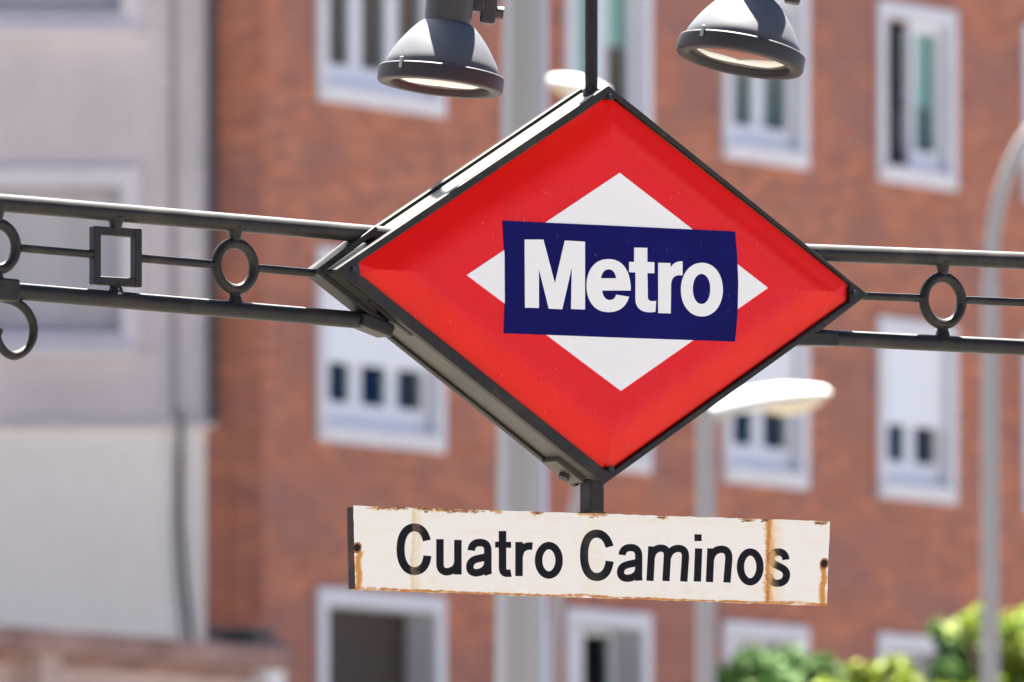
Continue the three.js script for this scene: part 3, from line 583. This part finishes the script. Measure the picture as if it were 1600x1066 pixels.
// ---------------------------------------------------------------- station name plate
{
  const zf = 0.014, c = [[553, 790], [1297, 815], [1292, 947], [556, 922]].map(([x, y]) => sp(x, y, zf));
  const g = thing('station_plate', S, V(0, c[2].y, 0), 'rust stained white plate lettered Cuatro Caminos hanging below the lozenge', 'sign');
  const W = 2048, H = 420, cv = document.createElement('canvas'); cv.width = W; cv.height = H;
  const ctx = cv.getContext('2d');
  const x0 = Math.min(...c.map((p) => p.x)) - 0.002, x1 = Math.max(...c.map((p) => p.x)) + 0.002, y0 = Math.min(...c.map((p) => p.y)) - 0.002, y1 = Math.max(...c.map((p) => p.y)) + 0.002;
  const toC = (x, y) => { const p = sp(x, y, zf); return [(p.x - x0) / (x1 - x0) * W, (y1 - p.y) / (y1 - y0) * H]; };
  ctx.fillStyle = '#f3efe5'; ctx.fillRect(0, 0, W, H);
  // from the plate as measured to the plate's own sheet, taken piece by piece
  const around = (x) => { const O = toC(x, 870), X = toC(x + 40, 870), Y = toC(x, 910), a = (X[0] - O[0]) / 40, b = (X[1] - O[1]) / 40, e = (Y[0] - O[0]) / 40, d = (Y[1] - O[1]) / 40; ctx.setTransform(a, b, e, d, O[0] - a * x - e * 870, O[1] - b * x - d * 870); };
  const topY = (x) => 790 + 25 * (x - 553) / 744, botY = (x) => 922 + 25 * (x - 556) / 736;
  // faint warm staining of the enamel
  for (let i = 0; i < 380; i++) { const x = rr(552, 1298); around(x); const t = rnd(), edge = rnd() < 0.6; const y = edge ? (rnd() < 0.7 ? botY(x) - 26 * t * t : topY(x) + 14 * t * t) : topY(x) + 130 * t; ctx.fillStyle = `rgba(${222 + rr(-10, 10) | 0},${186 + rr(-14, 14) | 0},${120 + rr(-20, 20) | 0},${rr(0.012, 0.05)})`; ctx.beginPath(); ctx.ellipse(x, y, rr(2, 16), rr(1.5, 7), 0, 0, 7); ctx.fill(); }
  // letters
  ctx.lineJoin = 'round'; ctx.strokeStyle = '#0e0e12';
  const pen = (k, ox, oy, width, segs) => { ctx.lineWidth = width / k; for (const s of segs) { around(ox + s[0][1] / k); ctx.beginPath(); for (const [op, ...v] of s) { const w = v.map((n, i) => (i % 2 ? oy : ox) + n / k); if (op === 'E') ctx.ellipse(w[0], w[1], v[2] / k, v[3] / k, 0, 0, 7); else if (op === 'M') ctx.moveTo(...w); else if (op === 'L') ctx.lineTo(...w); else ctx.bezierCurveTo(...w); } ctx.stroke(); } };
  pen(5, 600, 800, 62, [[['M', 334, 224], ['C', 318, 152, 280, 122, 238, 122], ['C', 168, 122, 130, 192, 130, 292], ['C', 130, 396, 172, 463, 238, 463], ['C', 298, 463, 332, 415, 338, 343]]]);
  pen(5, 600, 800, 58, [
    [['M', 437, 214], ['L', 437, 400], ['C', 437, 470, 482, 472, 508, 466], ['C', 556, 455, 577, 425, 577, 380]], [['M', 577, 220], ['L', 577, 490]],
    [['M', 681, 302], ['C', 688, 250, 718, 240, 748, 240], ['C', 800, 240, 811, 270, 811, 304], ['L', 811, 440], ['C', 811, 470, 812, 480, 816, 492]],
    [['M', 811, 345], ['C', 772, 372, 674, 350, 671, 430], ['C', 670, 490, 742, 482, 776, 460], ['C', 800, 442, 811, 420, 811, 385]],
    [['M', 926, 150], ['L', 926, 432], ['C', 926, 480, 950, 486, 992, 478]],
    [['M', 1055, 236], ['L', 1055, 502]], [['M', 1058, 345], ['C', 1062, 292, 1094, 262, 1160, 268]],
    [['E', 1288, 379, 80, 115]]]);
  pen(5, 600, 800, 46, [[['M', 868, 256], ['L', 993, 258]]]);
  pen(3.81, 880, 810, 48, [[['M', 276, 170], ['C', 262, 116, 232, 92, 200, 92], ['C', 148, 92, 125, 146, 125, 220], ['C', 125, 302, 154, 350, 200, 350], ['C', 242, 350, 268, 318, 277, 256]]]);
  pen(3.81, 880, 810, 43, [
    [['M', 351, 219], ['C', 355, 184, 376, 175, 402, 175], ['C', 440, 175, 450, 200, 450, 226], ['L', 449, 345], ['L', 451, 372]],
    [['M', 450, 258], ['C', 420, 278, 345, 264, 342, 320], ['C', 342, 368, 400, 362, 425, 345], ['C', 445, 330, 450, 315, 450, 288]],
    [['M', 528, 168], ['L', 517, 373]], [['M', 525, 234], ['C', 531, 196, 556, 178, 581, 178], ['C', 614, 178, 622, 200, 620, 232], ['L', 612, 374]], [['M', 622, 234], ['C', 630, 197, 660, 180, 685, 180], ['C', 722, 180, 730, 205, 728, 237], ['L', 718, 377]],
    [['M', 807, 180], ['L', 799, 377]], [['M', 803, 96], ['L', 803, 136]],
    [['M', 880, 180], ['L', 871, 380]], [['M', 878, 244], ['C', 885, 202, 915, 185, 942, 185], ['C', 980, 185, 988, 213, 986, 246], ['L', 975, 383]],
    [['E', 1114, 290, 58, 89]],
    [['M', 1327, 247], ['C', 1322, 210, 1302, 201, 1280, 201], ['C', 1246, 201, 1232, 222, 1235, 244], ['C', 1240, 286, 1328, 284, 1330, 334], ['C', 1330, 374, 1302, 387, 1277, 387], ['C', 1245, 387, 1227, 366, 1225, 334]]]);
  // rust: runs, edge bleeding, chips
  const run = (x, y0r, y1r, wd, col, al, n = 160) => { around(x); for (let i = 0; i < n; i++) { const t = i / n, y = y0r + (y1r - y0r) * t; ctx.fillStyle = `rgba(${col},${al * rr(0.5, 1)})`; ctx.beginPath(); ctx.ellipse(x + Math.sin(t * 9 + x) * wd * 0.12 - 2 * t + rr(-1, 1) * wd * 0.18, y, wd * rr(0.22, 0.5), rr(1, 3), 0, 0, 7); ctx.fill(); } };
  run(1204, topY(1204), botY(1204), 17, '222,164,92', 0.3, 240); run(1201, topY(1204), botY(1204), 8, '186,114,52', 0.24, 240); run(1212, topY(1204), botY(1204), 22, '240,206,150', 0.1, 200);
  run(652, topY(652), botY(652), 17, '230,200,146', 0.1, 200); run(646, topY(652), botY(652), 8, '214,170,100', 0.12, 160);
  run(561, 862, botY(560), 11, '206,138,66', 0.34, 160); run(1287, 885, botY(1287), 11, '206,138,60', 0.36, 160);
  run(925, topY(925), botY(925) - 5, 40, '236,214,170', 0.05, 160);
  for (let i = 0; i < 760; i++) { const x = rr(553, 1296); around(x); const k = Math.sin(x * 0.021 + 1) + Math.sin(x * 0.057) * 0.6; ctx.fillStyle = `rgba(${rr(170, 215) | 0},${rr(104, 150) | 0},${rr(44, 80) | 0},${rr(0.1, 0.5)})`; ctx.beginPath(); ctx.ellipse(x, botY(x) - rr(0, 2.6 + Math.max(0, k) * 1.6), rr(2, 7), rr(0.7, 2), 0, 0, 7); ctx.fill(); }
  const chips = [[595, 30], [622, 24], [668, 36], [700, 50], [730, 40], [775, 16], [838, 14], [925, 32], [1036, 14], [1166, 20], [1284, 14], [1200, 14]];
  for (const [cx, w] of chips) { around(cx); for (let i = 0; i < w * 1.6; i++) { const x = cx + (rnd() + rnd() - 1) * w * 0.75, y = topY(x) + Math.abs(rnd() + rnd() - 1) * 7 * (1 - 0.5 * Math.abs(x - cx) / w); const dk = rnd(); ctx.fillStyle = dk < 0.25 ? `rgba(84,52,34,${rr(0.3, 0.7)})` : `rgba(${rr(180, 222) | 0},${rr(130, 170) | 0},${rr(70, 110) | 0},${rr(0.2, 0.6)})`; ctx.beginPath(); ctx.ellipse(x, y, rr(1, 5), rr(0.7, 2.2), 0, 0, 7); ctx.fill(); } }
  for (const [hx, hy] of [[558, 856], [1288, 881]]) { around(hx); ctx.fillStyle = 'rgba(150,84,34,0.8)'; ctx.beginPath(); ctx.ellipse(hx, hy, 7, 9, 0.2, 0, 7); ctx.fill(); ctx.fillStyle = '#2a1712'; ctx.beginPath(); ctx.ellipse(hx, hy, 5, 6, 0.2, 0, 7); ctx.fill(); }
  const map = new THREE.CanvasTexture(cv); map.colorSpace = THREE.SRGBColorSpace; map.magFilter = THREE.LinearFilter;
  const plateMat = phys(0xffffff, 0.4, { map, specularIntensity: 0.25 });
  // slightly nibbled outline
  const edge = (p, q, n, amp) => { const o = []; for (let i = 0; i < n; i++) { const k = i / n; o.push(V(p.x + (q.x - p.x) * k + (i ? rr(-amp, amp) : 0), p.y + (q.y - p.y) * k + (i ? rr(-amp, amp) : 0), 0)); } return o; };
  const outline = [...edge(c[3], c[2], 60, 0.0009), ...edge(c[2], c[1], 14, 0.0008), ...edge(c[1], c[0], 60, 0.0009), ...edge(c[0], c[3], 14, 0.0008)];
  const pg = prism(outline, zf - 0.002, zf), p = pg.attributes.position, uv = [];
  for (let i = 0; i < p.count; i++) uv.push((p.getX(i) - x0) / (x1 - x0), (p.getY(i) - y0) / (y1 - y0));
  pg.setAttribute('uv', new THREE.Float32BufferAttribute(uv, 2));
  part('front_plate', pg, plateMat, g);
  const rusty = std(0xffffff, 0.8, { map: texture(256, 256, (u, v) => { const k = nA(u, v, 10, 10, 4); return mix([44, 28, 22], [98, 58, 34], step(0.4, 0.75, k)); }) });
  const body = [[554.5, 792], [1295, 817], [1290.5, 945], [557, 920]].map(([x, y]) => sp(x, y, zf));
  part('tray', uvMetres(prism(body, -zf + 0.0025, zf - 0.0025), 2, 'box'), rusty, g);
  part('back_plate', prism(body, -zf, -zf + 0.002), [phys(lin(0.78, 0.76, 0.7), 0.4), rusty], g);
  const h = thing('plate_hanger', S, V(sp(925, 803).x, sp(925, 803).y, 0), 'short dark square tube joining the lozenge to the name plate', 'hanger');
  const t = sp(925, 742), bt = sp(925, 803);
  part('stem', uvMetres(box(bt.x - 0.019, bt.x + 0.019, bt.y + 0.001, t.y, -0.019, 0.019, 0.004), 2), ironMat, h);
  part('foot_plate', box(bt.x - 0.027, bt.x + 0.027, bt.y - 0.004, bt.y + 0.004, -0.0135, 0.0135, 0.002), rusty, h);
}

renderer.render(scene, camera);
